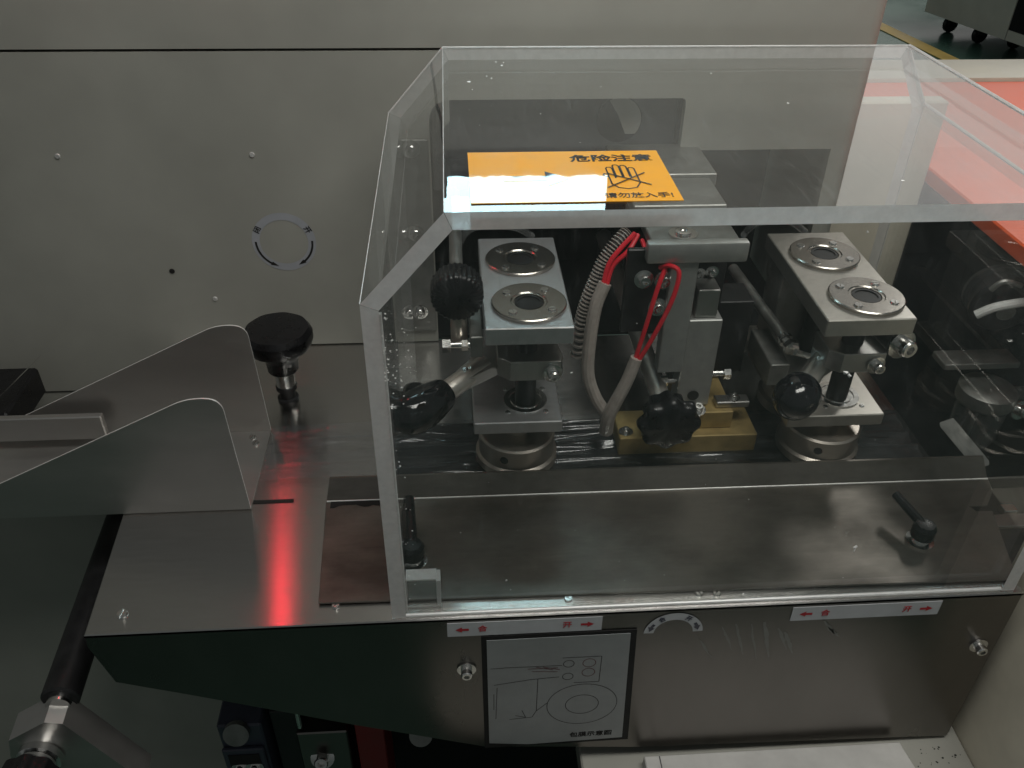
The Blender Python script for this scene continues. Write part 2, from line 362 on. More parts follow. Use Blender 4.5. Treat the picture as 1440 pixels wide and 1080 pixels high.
# touch screen and red pilot lamp higher up on the same cabinet
hm = B().box(-30, 202, CY-6, CY-0.8, 510, 614, 2, 2).build('touch_screen', 'black_plastic', cab)
rnd = random.Random(3); low_edge = [(-6 + 182*i/26, 533 + rnd.choice((0, 0, 0.8, 1.6, -0.9))) for i in range(27)]
B().prism(low_edge + [(177, 594), (-14, 594), (-14, 555), (-7, 554), (-7, 544), (-6, 543)], 'xz', CY-7.2, CY-6.4).build('screen', 'screen_light', hm)
lp = B().box(-308, -284, CY-8, CY-0.8, 452, 612, 1.5).build('indicator_bar', 'steel', cab)
B().box(-299, -293, CY-11, CY-8.2, 458, 606, 1.2).build('lens', 'red_lamp', lp)

# ------------------------------------------------------------------ steel work table with its apron
tab = thing('work_table', 'brushed stainless steel work table with front apron and printed stickers', 'table', (0, 487, -230))
top = B(); top.prism([(-322, 487), (506, 487), (506, 936), (-345, 936), (-332, 631)], 'xy', -4, 0, 1.0)
top.build('table_top', 'stainless', tab)
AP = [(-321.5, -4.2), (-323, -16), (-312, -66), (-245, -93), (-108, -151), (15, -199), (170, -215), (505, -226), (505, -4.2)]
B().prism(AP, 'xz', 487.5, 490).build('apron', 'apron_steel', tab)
B().box(-66, 505, 672, 757, 0.3, 1.8).build('film_slot_dark', 'black_steel', tab)  # black strip laid on the table: slot's shade put into the colour
B().box(-208, -168, 640.5, 645, 0.2, 0.7).build('slot', 'dirt_hole_dark', tab)
for (x, y) in ((-296, 508),): slot_screw((x, y, 0.1), (0, 0, 1), 5, 2, tab, ang=0.6)
AY = 487.2
def strip(x0, x1):
    st = B().box(x0, x1, AY-0.5, AY, -24, -6).build('direction_strip', 'sticker_white', tab)
    for sgn, x in ((-1, x0+13), (1, x1-13)):
        b = B(); y = AY-0.8
        pts = [(x+sgn*6, -15), (x, -11.5), (x, -13.6), (x-sgn*6, -13.6), (x-sgn*6, -16.4), (x, -16.4), (x, -18.5)]
        b.bm.faces.new([b.bm.verts.new((p[0], y, p[1])) for p in pts]); b.build('arrow', 'ink_red', st)
    text('lettering', '合', 8.5, 'ink_red', st, (x0+31, AY-0.8, -15), (1, 0, 0), (0, 0, 1), 0.12)
    text('lettering', '开', 8.5, 'ink_red', st, (x1-31, AY-0.8, -15), (1, 0, 0), (0, 0, 1), 0.12)
strip(-16, 121); strip(293, 431)
# half ring sticker
b = B(); cx, cz = 187, -33
for k in range(24):
    t0, t1 = math.radians(2 + 176*k/24), math.radians(2 + 176*(k+1)/24)
    b.bm.faces.new([b.bm.verts.new((cx+r*math.cos(t), AY-0.4, cz+r*math.sin(t))) for r, t in ((18, t0), (27, t0), (27, t1), (18, t1))])
bmesh.ops.remove_doubles(b.bm, verts=b.bm.verts, dist=0.01); hr = b.build('half_ring_sticker', 'sticker_white', tab)
arc_arrow(cx, cz, 22.5, 3.0, math.radians(145), math.radians(172), AY-0.8, hr, 'ink_navy', 6, 3.4, 4)
arc_arrow(cx, cz, 22.5, 3.0, math.radians(35), math.radians(8), AY-0.8, hr, 'ink_navy', 6, 3.4, 4)
for s_, t in (('合', 122), ('开', 58)):
    t = math.radians(t); ur = Vector((math.cos(t), 0, math.sin(t)))
    text('lettering', s_, 6.5, 'ink_navy', hr, Vector((cx, AY-0.8, cz)) + ur*22.5, Vector((ur.z, 0, -ur.x)), ur, 0.12)
# film path diagram plate
dp = B().prism([(13.5, -25.5), (153.5, -25.5), (161, -198), (16, -200)], 'xz', AY-1.0, AY).build('diagram_border', 'print_black', tab)
B().prism([(18.5, -30.5), (148, -29.5), (154.5, -193), (60, -196.5), (20.5, -191)], 'xz', AY-1.6, AY-1.1).build('diagram_plate', 'diagram_paper', dp)
def lines(strokes, w, m, parent, y, name='drawing'):
    b = B()
    for s_ in strokes:
        for p, q in zip(s_, s_[1:]):
            p, q = Vector(p), Vector(q); dd = (q-p); 
            if dd.length < 1e-6: continue
            dd.normalize(); n_ = Vector((-dd.y, dd.x))*w/2
            b.bm.faces.new([b.bm.verts.new((r.x, y, r.y)) for r in (p+n_, q+n_, q-n_, p-n_)])
    o = b.build(name, m, parent); o['kind'] = 'stuff'; return o
circ = lambda cx, cz, rx_, rz_, n=36: [(cx+rx_*math.cos(2*math.pi*k/n), cz+rz_*math.sin(2*math.pi*k/n)) for k in range(n+1)]
DY = AY-1.75
lines([circ(110, -133, 34, 32), circ(110, -133, 16, 15), [(88, -60), (124, -60), (124, -98), (100, -98)], circ(94, -69, 5, 5, 14), circ(94, -88, 5, 5, 14)], 0.75, 'ink_faint', dp, DY)
lines([[(22, -71), (34, -71)], [(34, -70.5), (88, -71)], [(86, -88), (60, -90), (25, -96)], [(66, -90), (66, -140), (76, -128)], [(66, -140), (62, -150), (40, -152)], [(28, -100), (27, -150)], [(52, -138), (56, -150), (46, -146)], [(25, -110), (25, -135)]], 0.7, 'ink_faint', dp, DY)
lines([circ(113, -69, 6, 6, 16), circ(113, -83, 6, 6, 16), [(56, -74), (84, -74)], [(60, -78), (84, -80)], [(64, -71.8), (80, -77)], [(70, -71.8), (86, -77)]], 0.7, 'ink_faint_red', dp, DY-0.05)
text('lettering', '包膜示意图', 8.6, 'print_black', dp, (122, DY, -184), (1, 0, 0.02), (0, 0, 1), 0.14, 1.0)
for (x, z) in ((0, -71), (487, -73)): socket_bolt((x, AY, z), (0, -1, 0), 5.2, 8, tab)
for x, y in ((-113, 507), (92, 503), (210, 503), (226, 502)): slot_screw((x, y, 0.1), (0, 0, 1), 4.2, 1.8, tab, ang=random.random()*3)
# oily finger marks running down the apron
b = B()
for (x, z0, z1, w) in ((232, -28, -62, 2.5), (244, -25, -70, 3), (258, -26, -78, 2), (270, -24, -76, 4), (285, -34, -66, 3), (292, -40, -72, 4), (326, -26, -46, 4), (331, -36, -50, 5), (214, -46, -72, 2.5)):
    k = 9; L, Rr = [], []
    for i in range(k+1):
        t = i/k; ww = w*(0.35 + math.sin(math.pi*min(1, t*1.1+0.05))*0.65)*(0.7+0.6*random.random()); zz = z0+(z1-z0)*t; xx = x + 14*t + random.uniform(-0.5, 0.5)
        L.append(b.bm.verts.new((xx-ww/2, AY-0.15, zz))); Rr.append(b.bm.verts.new((xx+ww/2, AY-0.15, zz)))
    for i in range(k): b.bm.faces.new([L[i], Rr[i], Rr[i+1], L[i+1]])
o = b.build('oil_smear', 'dull_steel', tab)

# ------------------------------------------------------------------ stained steel cover plate under the guard
cov = thing('cover_plate', 'dark stained steel cover plate with raised back lip under the acrylic guard', 'plate', (200, 510, 0))
cp = [(-128, 505), (512, 500), (516, 512), (545, 612), (545, 634), (-136, 636)]
B().prism([(-128, 508), (505, 500), (529, 588), (512, 588), (509, 596), (528, 596), (545, 617), (549, 634), (-135, 636)], 'xy', 1.4, 3.6, 0.5).build('plate', 'stained_steel', cov)
b = B(); q0 = [(-135, 636.3, 1.5), (549, 634.3, 1.5), (549, 637, 1.5), (-135, 639, 1.5)]
b.hexa(q0, [(-131, 650, 22), (545, 648, 22), (545, 650.5, 22), (-131, 652.5, 22)]); b.build('back_lip', 'stained_steel', cov)
B().cyl((-134, 635.6, 4.2), (548, 633.6, 4.2), 0.9, seg=8).build('bend_glint', 'glint_steel', cov)  # pale bead added for the highlight along the bend
b = B(); prev = None
for i in range(19):                          # crusted dirt along the plate's back left corner
    x = -130 + i*4.2; y0 = 634 - 3 - 5*random.random()*(1 if i < 14 else 0.3); A = b.bm.verts.new((x, y0, 3.9)); C = b.bm.verts.new((x, 636, 4.6))
    if prev: b.bm.faces.new([prev[0], A, C, prev[1]])
    prev = (A, C)
b.build('dirt_crust', 'dirt_hole_dark', cov)
def clamp(base, tip, label):
    t = thing('clamp_lever', label, 'lever', base, 'black clamp levers on the cover plate')
    x, y, z = base
    B().lathe([(13, 0), (13, 2), (8, 2.5), (8, 6)], base, (0, 0, 1), 24).build('washer', 'bright_steel', t)
    B().lathe([(9, 6), (10.8, 8), (10.8, 19), (8.5, 23), (0, 24)], base, (0, 0, 1), 24, 0).build('hub', 'black_plastic', t)
    b = B(); b.tube([(x, y, z+19), (x+(tip[0]-x)*0.5, y+(tip[1]-y)*0.5, z+21), tip], lambda u: 4.8 - 0.6*u, 10); b.build('handle', 'black_plastic', t)
clamp((-46, 552, 3.7), (-50, 612, 27), 'black clamp lever beside the left acrylic block, pointing straight back')
clamp((436, 551, 3.7), (424, 592, 27), 'black clamp lever near the notched right end of the cover plate')

# ------------------------------------------------------------------ film forming channel on the left
ch = thing('film_guide_channel', 'open steel film channel with two sloping pointed side walls', 'film guide', (-330, 690, 0))
def wall(y, name, zs, lab=None):
    pl = rounded([(-520, 2), (-208, 2), (-213, 138*zs), (-243, 139*zs), (-520, 4)], [0, 0, 15, 14, 0], 7)
    b = B().prism(pl, 'xz', y, y+1.8)
    for f in b.bm.faces: f.normal_update(); f.material_index = 0 if abs(f.normal.y) > 0.9 else 1
    return b.build(name, ['stainless_wall', 'glint_steel'], ch)
wall(631, 'near_wall', 1.0); wall(755, 'far_wall', 1.0)
B().box(-520, -208.5, 632.8, 754.8, 0.4, 1.8).build('channel_floor', 'stainless_wall', ch)
B().box(-520, -374, 734, 742, 14, 44, 1.2).build('inner_bar', 'stainless_wall', ch)
for x in (-226, -221): slot_screw((x, 744-(x+226)*2, 1.9), (0, 0, 1), 4, 2, ch, ang=0.4)

# knob on the table behind the channel
kb = thing('height_knob', 'round black plastic knob on a short steel post beside the channel', 'knob', (-196, 817, 0))
B().lathe([(12, 0), (12, 3), (9, 4), (9, 14), (12, 15), (12, 20), (10, 22)], (-198, 817, 0), (0, 0, 1), 20).build('nut', 'black_steel', kb)
B().lathe([(11, 20), (11, 56), (10, 58)], (-198, 817, 0), (0, 0, 1), 24).build('post', 'bright_steel', kb)
B().lathe([(15, 40), (17, 42), (18, 56), (22, 64), (35, 74), (38, 82), (38, 90), (34, 96), (0, 99)], (-198, 817, 0), (0, 0, 1), 72, 9, 0.012).build('cap', 'black_plastic', kb)

# ------------------------------------------------------------------ clear packaging film
NX, NY = 160, 64; b = B(); vs = []
for i in range(NX+1):
    row = []
    for j in range(NY+1):
        x = -205 + i*(700/NX); y = 668 + j*(92/NY)
        e = min(1.0, (x+205)/60.0); v = j/NY
        z = 6 + 4.6*noise.noise(Vector((x*0.006, y*0.10, 1.3))) + 2.2*noise.noise(Vector((x*0.012 + y*0.05, y*0.22, 7.7))) + 2.0*abs(noise.noise(Vector((x*0.004 - y*0.03, y*0.33, 2.2)))) + 6*math.exp(-((v-0.45)/0.07)**2)*(0.6+0.4*math.sin(x*0.01))
        for q, (v0, sl, hh, ww, ph) in enumerate(((0.15, 0.00012, 5, 0.05, 0.0), (0.38, -0.00018, 8, 0.07, 1.0), (0.62, 0.00010, 7, 0.06, 2.1), (0.83, -0.00008, 5, 0.05, 4.0))):
            vc = v0 + sl*(x-100) + 0.03*math.sin(x*0.013 + ph); z += hh*(0.45 + 0.55*math.sin(x*0.017 + ph*2))*max(0, 1-abs(v-vc)/ww)
        y += 5*noise.noise(Vector((x*0.008, y*0.02, 4.1)))
        row.append(b.bm.verts.new((x, y, max(2.4, z))))
    vs.append(row)
for i in range(NX):
    for j in range(NY): b.bm.faces.new([vs[i][j], vs[i+1][j], vs[i+1][j+1], vs[i][j+1]])
o = b.build('plastic_film', 'clear_film', None, 80, (100, 714, 2)); tag(o, 'wrinkled clear plastic film running along the table under the wheels', 'film')

# ------------------------------------------------------------------ sealing wheel units
def wheel_unit(label, ax, ay, x0, x1, low, met, lever, ball, side, clampx):
    t = thing('sealing_unit', label, 'sealing unit', (ax, ay, 6), 'sealing wheel units under the guard')
    zt = 192; y0, y1 = 651, 833
    tp = B().box(x0, x1, y0, y1, zt-18, zt, 1.0).build('top_plate', met, t)
    for fx, fy in ((ax+1, ay), ((x0+x1)/2+1, ay+88)):
        fl = B().lathe([(15, 0), (35.5, 0), (35.5, 2.6), (34.5, 3.4), (17.5, 3.4), (16.5, 2.4), (14.5, 2.4), (14.5, 0.4)], (fx, fy, zt+0.2), (0, 0, 1), 48).build('bearing_flange', 'flange_steel', tp)
        B().lathe([(13.5, 0.6), (13.5, 2.2), (11, 2.2), (11, 1.2)], (fx, fy, zt+0.2), (0, 0, 1), 28).build('bearing', 'black_steel', fl)
        for k in range(4):
            an = math.radians(45+90*k)+0.1; slot_screw((fx+26*math.cos(an), fy+26*math.sin(an), zt+3.4), (0, 0, 1), 4.6, 1.6, fl, 'bright_steel', random.random()*3)
    b = B(); b.box(x0+8, x1-8, y1-46, y1-4, low-14, zt-18.5, 1); b.build('column', 'dull_steel', t)
    lp_ = B().box(x0-11, x1-5+(8 if ax > 200 else 0), 657, y1-2, low-14, low, 1.0).build('lower_plate', met, t)
    B().lathe([(19, 0), (22, 0), (22, 1.4), (17, 1.4), (17, 0.6), (15, 0.6), (15, 1.8), (11, 1.8)], (ax, ay, low+0.1), (0, 0, 1), 40).build('bearing', 'bright_steel', lp_)
    for k in range(4): slot_screw((ax+27*math.cos(math.pi/4+k*math.pi/2), ay+27*math.sin(math.pi/4+k*math.pi/2), low), (0, 0, 1), 2.8, 0.9, lp_, ang=k)
    B().cyl((ax, ay, 40), (ax, ay, zt-18.6), 10.5, seg=28).build('shaft', 'black_steel', t)
    B().cyl((ax, ay+88, 20), (ax, ay+88, zt-18.6), 10.5, seg=20).build('rear_shaft', 'black_steel', t)
    w = B().lathe([(30, 4), (40, 5), (42.5, 8), (42.5, 16), (39.5, 18.5), (39.5, 40), (37.5, 42), (22, 42.6), (14, 43), (14, 56)], (ax-8, ay, 2), (0, 0, 1), 64).build('sealing_wheel', 'wheel_steel', t)
    hd = Vector((-0.38, -0.92, 0)).normalized(); B().lathe([(4.4, 0), (4.4, 0.5)], Vector((ax-8, ay, 32)) + hd*39.3, hd, 14).build('set_screw_hole', 'dirt_hole_dark', w)
    wr = B().lathe([(30, 4), (42, 5), (42, 16), (38, 18.5), (38, 42), (12, 42)], (ax-2, ay+86, 2), (0, 0, 1), 40).build('rear_wheel', 'wheel_steel', t)
    # split clamp on the shaft
    cz0, cz1 = 121, 143
    cb = B().prism([(clampx[0]+12, ay-24), (clampx[1], ay-24), (clampx[1]+3, ay-16), (clampx[1]-2, ay+20), (clampx[0], ay+20), (clampx[0], ay-14)], 'xy', cz0, cz1, 0.8).build('shaft_clamp', 'steel', t)
    B().box(clampx[1]-14, clampx[1]-1, ay-24.4, ay-10, 131, 133).build('slit', 'dirt_hole_dark', cb)
    socket_bolt((clampx[1]-8, ay-24, 130), (0.15, -1, 0), 5.6, 8, cb)
    # lever
    p0, p1, p2 = [Vector(p) for p in lever]
    dd = (p2-p0).normalized(); sd = dd.cross(Vector((0, 0, 1))).normalized()
    lv = thing_part_plate(t, p0, p1, sd)
    B().cyl(p1-dd*32, p1+(p2-p1)*0.45, 10.5, seg=28, bev=0.8).build('ferrule', 'bright_satin', lv)
    hole = p1 + Vector((0, 0, 10.0)) - dd*4
    slot_screw(hole, (0.1, -0.2, 1), 3.2, 1.2, lv)
    B().lathe(ball, p1+(p2-p1)*0.42, dd, 36).build('handle', 'gloss_black', lv)
    side(t)
    return t
def thing_part_plate(t, p0, p1, sd):
    b = B(); w = sd*15; q = [p0+sd*19, p1+sd*9, p1-sd*9, p0-sd*19]
    b.hexa([p - Vector((0, 0, 6)) for p in q], [p + Vector((0, 0, 6)) for p in q]); return b.build('lever_arm', 'steel', t)
EGG = [(0, -1), (13, 0), (15.5, 4), (19, 18), (21, 32), (20.5, 43), (17, 53), (10.5, 59.5), (5, 61.8), (0, 62.5)]
BALL = [(0, -1), (9, 0), (12, 2), (18.5, 9), (22, 18), (22.5, 26), (20.5, 36), (15, 44), (8, 48), (0, 49)]
def side_left(t):
    br = B().box(12, 24, 668, 760, 150, 173, 1).build('side_bracket', 'dull_steel', t)
    B().cyl((-14, 676, 160), (12, 676, 160), 3.2, seg=14).build('stud', 'bright_steel', br)
    b = B(); b.lathe([(7.5, 0), (7.5, 8)], (-14, 676, 160), (1, 0, 0), 6); b.lathe([(6, 0), (6, 6)], (4, 676, 160), (1, 0, 0), 6); b.build('nut', 'bright_steel', br)
    B().cyl((2, 690, 158), (2, 690, 196), 8, seg=20).build('post', 'wheel_steel', br)
def side_right(t):
    br = B().box(318, 338, 700, 770, 84, 110, 1).build('side_bracket', 'dull_steel', t)
    sb = socket_bolt((432, 676, 148), (0.25, -1, 0.05), 9, 12, t)
    B().cyl((432, 678, 148), (420, 740, 148), 13, seg=24).build('adjuster_body', 'hose_grey', t)
wheel_unit('left sealing wheel unit with bright plate and black egg-shaped handle', 67, 693, 25, 106, 80, 'aluminium',
           [(48, 716, 124), (4, 679, 117), (-33, 646, 110)], EGG, side_left, (38, 98))
wheel_unit('right sealing wheel unit with tan plate and round black ball handle', 391, 691, 340, 425, 76, 'aluminium_warm',
           [(384, 712, 122), (357, 684, 114), (331, 654, 104)], BALL, side_right, (362, 416))

# knurled knob left of the left unit
k1 = thing('adjusting_knob', 'knurled round black knob beside the bright top plate', 'knob', (1, 690, 206))
B().lathe([(0, 0), (20, 0), (23.5, 3), (24, 6), (24, 26), (21, 30), (14, 32), (13, 40)], (1, 680, 206), (0, 1, 0), 120, 30, 0.03).build('cap', 'black_plastic', k1, 60)
B().cyl((1, 720, 206), (1, 925, 206), 6.5, seg=16).build('rod', 'dull_steel', k1)
# small black foot further back
o = B().lathe([(13, 0), (14, 5), (12, 12), (7, 16), (0, 17)], (-49, 812, 0.3), (0, 0, 1), 24).build('rubber_foot', 'black_plastic', None, 28.5, (-49, 812, 0)); tag(o, 'small domed black rubber foot on the table behind the egg handle', 'foot')

# ------------------------------------------------------------------ centre rod with star knob
k2 = thing('star_knob', 'black lobed star knob on a long steel rod before the brass block', 'knob', (208, 660, 66))
B().lathe([(0, 0), (24, 0), (29, 3), (30.5, 8), (30.5, 13), (26, 17), (21, 20), (21, 33), (18, 36)], (210, 655, 67), (-0.02, 1, 0.10), 112, 8, 0.07).build('cap', 'black_plastic', k2, 60)
B().cyl((209.5, 690, 70), (196, 1020, 101), 10, seg=24).build('rod', 'bright_satin', k2)

# ------------------------------------------------------------------ centre heater with brass base
ht = thing('brass_heater', 'brass base block with grey upright bars and overhanging crossbar', 'heater', (240, 715, 4))
B().box(168, 316, 690, 738, 5, 28, 1).build('brass_base', 'brass', ht)
bu = B().box(236, 290, 702, 772, 28.2, 50, 1).build('brass_block', 'brass', ht)
socket_bolt((252, 706, 50), (0, -0.2, 1), 5, 6, bu)
cl = B().box(272, 308, 708, 722, 50.3, 58, 1).build('clip', 'steel', ht); socket_bolt((292, 715, 58), (0, 0, 1), 4, 4, cl)
socket_bolt((176, 700, 28), (0, 0, 1), 4.5, 4, ht)
B().box(201, 227, 700, 716, 104, 229, 1).build('upright', 'satin_grey', ht)
ub = B().box(229, 264, 712, 736, 52, 158, 1).build('heater_bar', 'satin_grey', ht)
B().box(236, 258, 716, 740, 158.2, 190, 1).build('bar_bracket', 'steel', ht)
B().cyl((218, 722, 78), (229, 722, 78), 3.2, seg=12).build('stud', 'bright_steel', ub)
B().lathe([(5.5, 0), (5.5, 7)], (212, 722, 78), (1, 0, 0), 6).build('nut', 'bright_steel', ub)
B().cyl((264, 722, 86), (278, 722, 86), 3.2, seg=12).build('stud', 'bright_steel', ub)
B().lathe([(6.5, 0), (6.5, 7)], (278, 722, 86), (1, 0, 0), 6).build('nut', 'bright_steel', ub)
B().lathe([(6, 0), (6, 1)], (246, 711.4, 66), (0, -1, 0), 16).build('bore_hole', 'dirt_hole_dark', ub)
cbm = B().box(176, 271, 696, 708, 229.5, 250, 2.5, 2).build('crossbar', 'satin_grey', ht)
B().box(182, 266, 708.3, 780, 236, 246, 1).build('arm', 'dull_steel', ht)
B().box(178, 272, 780.3, 850, 238, 250, 1).build('arm', 'dull_steel', ht)
B().box(174, 280, 850.3, 940, 240, 254, 1).build('arm', 'dull_steel', ht)
socket_bolt((214, 722, 246), (0, 0, 1), 8, 3, ht)
bk = B().box(160, 200.5, 706, 712, 150, 240, 1).build('black_bracket', 'black_steel', ht)
for (px, py) in ((905, 392), (933, 393), (924, 431)):
    socket_bolt(atY(px, py, 706), (0, -1, 0.1), 5.5, 7, bk)
b = B(); b.box(275, 312, 760, 800, 60, 150, 1); b.box(228, 272, 750, 790, 60, 226, 1); b.build('black_housing', 'black_steel', ht)
for (px, py) in ((983, 385), (1001, 382)): socket_bolt(atY(px, py, 744), (0, -1, 0), 4, 4, ht)

# thin rod between heater and right unit
tr = thing('tie_rod', 'thin dark steel rod with end nut between heater and right unit', 'rod', (330, 760, 130))
B().cyl((334, 716, 130), (322, 868, 131), 6, seg=16).build('rod', 'dull_steel', tr)
B().lathe([(8, 0), (8, 7), (4, 7.2), (4, 14), (7.5, 14.2), (7.5, 21)], (336, 700, 129), (-0.08, 1, 0), 6).build('nut', 'bright_steel', tr)
B().cyl((337, 694, 129), (352, 694, 124), 3.2, seg=10).build('stud', 'bright_steel', tr)

# ------------------------------------------------------------------ wiring
Y1 = 690
wl = thing('heater_wiring', 'red wires in pale sleeves looping left of the heater uprights', 'cable', atY(850, 600, Y1))
def path(pts): return [atY(x, y, d) for x, y, d in pts]
B().tube(path([(938, 372, 700), (925, 405, 692), (908, 460, 688), (893, 506, 688)]), 2.3, 8).build('wire', 'red_wire', wl)
B().tube(path([(928, 376, 702), (943, 374, 694), (955, 385, 688), (944, 425, 684), (918, 475, 684), (896, 510, 686)]), 2.3, 8).build('wire', 'red_wire', wl)
B().tube(path([(895, 503, 687), (882, 535, 686), (866, 565, 686), (856, 585, 688), (852, 606, 694)]), lambda t: 6 + 1.5*t, 12).build('sleeve', 'sleeve', wl)
B().tube(path([(851, 398, 712), (838, 430, 708), (830, 475, 704), (827, 525, 700), (838, 560, 696), (852, 580, 694)]), 6.5, 12).build('sleeve', 'sleeve', wl)
B().tube(path([(893, 328, 735), (872, 350, 725), (856, 372, 718), (848, 402, 712)]), 2.4, 8).build('wire', 'red_wire', wl)
B().tube(path([(897, 330, 737), (884, 352, 724), (862, 374, 719), (853, 402, 712)]), 2.4, 8).build('wire', 'red_wire', wl)
B().tube(path([(903, 338, 735), (910, 356, 712)]), 2.3, 8).build('wire', 'red_wire', wl)
hs = path([(884, 326, 745), (866, 345, 738), (850, 368, 734), (838, 395, 730), (826, 425, 728), (818, 455, 730), (812, 500, 740)])
B().tube(hs, 5.5, 10).build('hose', 'hose_grey', wl)
P = smooth_path(hs, 12); b = B()
for i in range(0, len(P)-1):                 # corrugation rings
    dd = (P[i+1]-P[i]); i % 2 or b.lathe([(5.3, 0), (8.0, 0.5), (8.0, dd.length*0.8), (5.3, dd.length*1.0)], P[i], dd, 12)
b.build('corrugation', 'sleeve', wl)

# clear air tubes curling behind both top plates
def air_tube(pts, label):
    b = B().tube(path(pts), 4, 10, 8); o = b.build('air_tube', 'clear_tube', None, 60, atY(*pts[0])); tag(o, label, 'tube', 'clear air tubes behind the units')
air_tube([(640, 382, 860), (645, 345, 850), (662, 322, 845), (690, 318, 840), (725, 320, 850), (748, 332, 870)], 'clear air tube curling behind the left unit with bright plate')
air_tube([(1046, 330, 860), (1060, 316, 850), (1085, 308, 850), (1112, 312, 860), (1132, 326, 880)], 'clear air tube curling behind the right unit with tan plate')

# ------------------------------------------------------------------ acrylic guard
GX0, GX1, GY0, GY1, GZ, T, CHM, CHZ = -63, 497, 490, 872, 378, 12, 57, 64
gd = thing('acrylic_guard', 'clear acrylic safety guard box with chamfered top corners over the units', 'guard', (217, 690, 0))
def slab(quadA, quadB, name):               # quadA outer profile edge pair, extruded along Y; faces: big ones clear, ends frosted
    b = B(); fs = b.hexa([(x, GY0, z) for x, z in quadA], [(x, GY1, z) for x, z in quadA])
    for f in b.bm.faces:
        f.normal_update()
        f.material_index = 1 if abs(f.normal.y) > 0.9 else 0
    return b, fs
k = math.tan(math.radians(22.5))*T          # mitre offset
prof_out = [(GX0, 0.3), (GX0, GZ-CHZ), (GX0+CHM, GZ), (GX1-CHM+23, GZ), (GX1, GZ-CHZ+5), (GX1, 0.3)]
prof_in = [(GX0+T, 0.3), (GX0+T, GZ-CHZ-k), (GX0+CHM+k, GZ-T), (GX1-CHM+23-k, GZ-T), (GX1-T, GZ-CHZ+5-k), (GX1-T, 0.3)]
names = ['left_panel', 'left_chamfer_panel', 'top_panel', 'right_chamfer_panel', 'right_panel']
panels = {}
for i, nm in enumerate(names):
    gp = 0.15
    A, C, D, E_ = [Vector(p) for p in (prof_out[i], prof_out[i+1], prof_in[i+1], prof_in[i])]
    dd = (C-A).normalized()*gp
    b, fs = slab([tuple(A+dd), tuple(C-dd), tuple(D-dd), tuple(E_+dd)], None, nm)
    panels[nm] = b.build(nm, ['acrylic', 'acrylic_edge'], gd, 20)
# front panel set inside the shell
fp = [(GX0+T+0.3, 0.3), (GX0+T+0.3, GZ-CHZ-k-0.2), (GX0+CHM+k-0.1, GZ-T-0.3), (GX1-CHM+23-k, GZ-T-0.3), (GX1-T-0.3, GZ-CHZ+5-k), (GX1-T-0.3, 0.3)]
b = B().prism(fp, 'xz', GY0+1.5, GY0+10)
for f in b.bm.faces: f.normal_update(); f.material_index = 0
panels['front_panel'] = b.build('front_panel', ['acrylic', 'acrylic_edge'], gd, 20)
# thin glued beads at seams; white right ones stand in for window-lit edge highlights
def bead(p, q, r, name='glue_glint_bead'):
    return B().cyl(p, q, r, seg=6).build(name, 'acrylic_edge', gd)
for i in (1, 2, 3, 4):
    x, z = prof_out[i]; B().cyl((x, GY0+1, z), (x, GY1-1, z), 0.35 if i < 3 else 1.7, seg=6).build('glue_glint_bead', 'acrylic_edge' if i < 3 else 'glint_edge', gd)
    bead((prof_out[i][0], GY1, prof_out[i][1]), (prof_out[i+1][0], GY1, prof_out[i+1][1]), 0.9) if i < 5 else None
bead((prof_out[3][0]-1, GY1-1, GZ-1), (GX1-1, GY1-1, GZ-CHZ+4), 2.0)
bead((GX0+T+0.8, GY0+3, 4), (GX0+T+0.8, GY0+3, GZ-CHZ-8), 1.0)
B().cyl((GX0+T, GY0+1.6, 1.8), (GX1-T, GY0+1.6, 1.8), 1.7, seg=8).build('polished_rim', 'glint_edge', gd)
# small clear corner block at the front left foot
b = B().box(GX0+T+1, GX0+T+27, GY0+11, GY0+24, 0.5, 33, 0.5)
for f in b.bm.faces: f.normal_update(); f.material_index = 1 if abs(f.normal.x) > 0.9 else 0
b.build('corner_block', ['acrylic', 'acrylic_edge'], gd)
B().box(GX0+T+27.2, GX0+T+30.5, GY0+11, GY0+24, 0.5, 33).build('block_edge', 'glint_edge', gd)
B().box(GX0+T+1, GX0+T+27, GY0+12, GY0+24, 33.2, 34.6).build('block_edge', 'glint_edge', gd)
B().box(GX0+T+1, GX0+T+30, GY0+10.3, GY0+10.9, 0.5, 2.6).build('block_edge', 'glint_edge', gd)
# flecks of dust and dried glue on the sheets
b = B()
def fleck(p, n, r):
    n = Vector(n).normalized(); u = n.orthogonal().normalized(); w = n.cross(u); k = random.randint(4, 7)
    c = [b.bm.verts.new(Vector(p) + (u*math.cos(2*math.pi*i/k) + w*math.sin(2*math.pi*i/k))*r*random.uniform(0.35, 1.2)) for i in range(k)]
    tip = b.bm.verts.new(Vector(p) + n*r*0.4)
    for i in range(k): b.bm.faces.new([c[i], c[(i+1) % k], tip])
for (px, py, r) in ((697, 87, 1.2), (706, 92, 1.6), (708, 88, 1.0), (659, 115, 1.8), (664, 126, 1.2), (684, 107, 1.1), (691, 110, 1.3), (845, 122, 1.0), (1000, 103, 0.9), (1108, 145, 1.2), (1270, 254, 1.4), (760, 160, 0.8)):
    fleck(atZ(px, py, GZ+0.2), (0, 0, 1), r)
for (px, py, r) in ((1190, 524, 3.0), (1194, 528, 2.0), (1202, 770, 2.6), (1201, 774, 1.8), (1220, 326, 1.2), (1045, 835, 1.4), (712, 816, 1.2), (804, 524, 1.0), (545, 586, 1.2)):
    fleck(atY(px, py, GY0+1.3), (0, -1, 0), r)
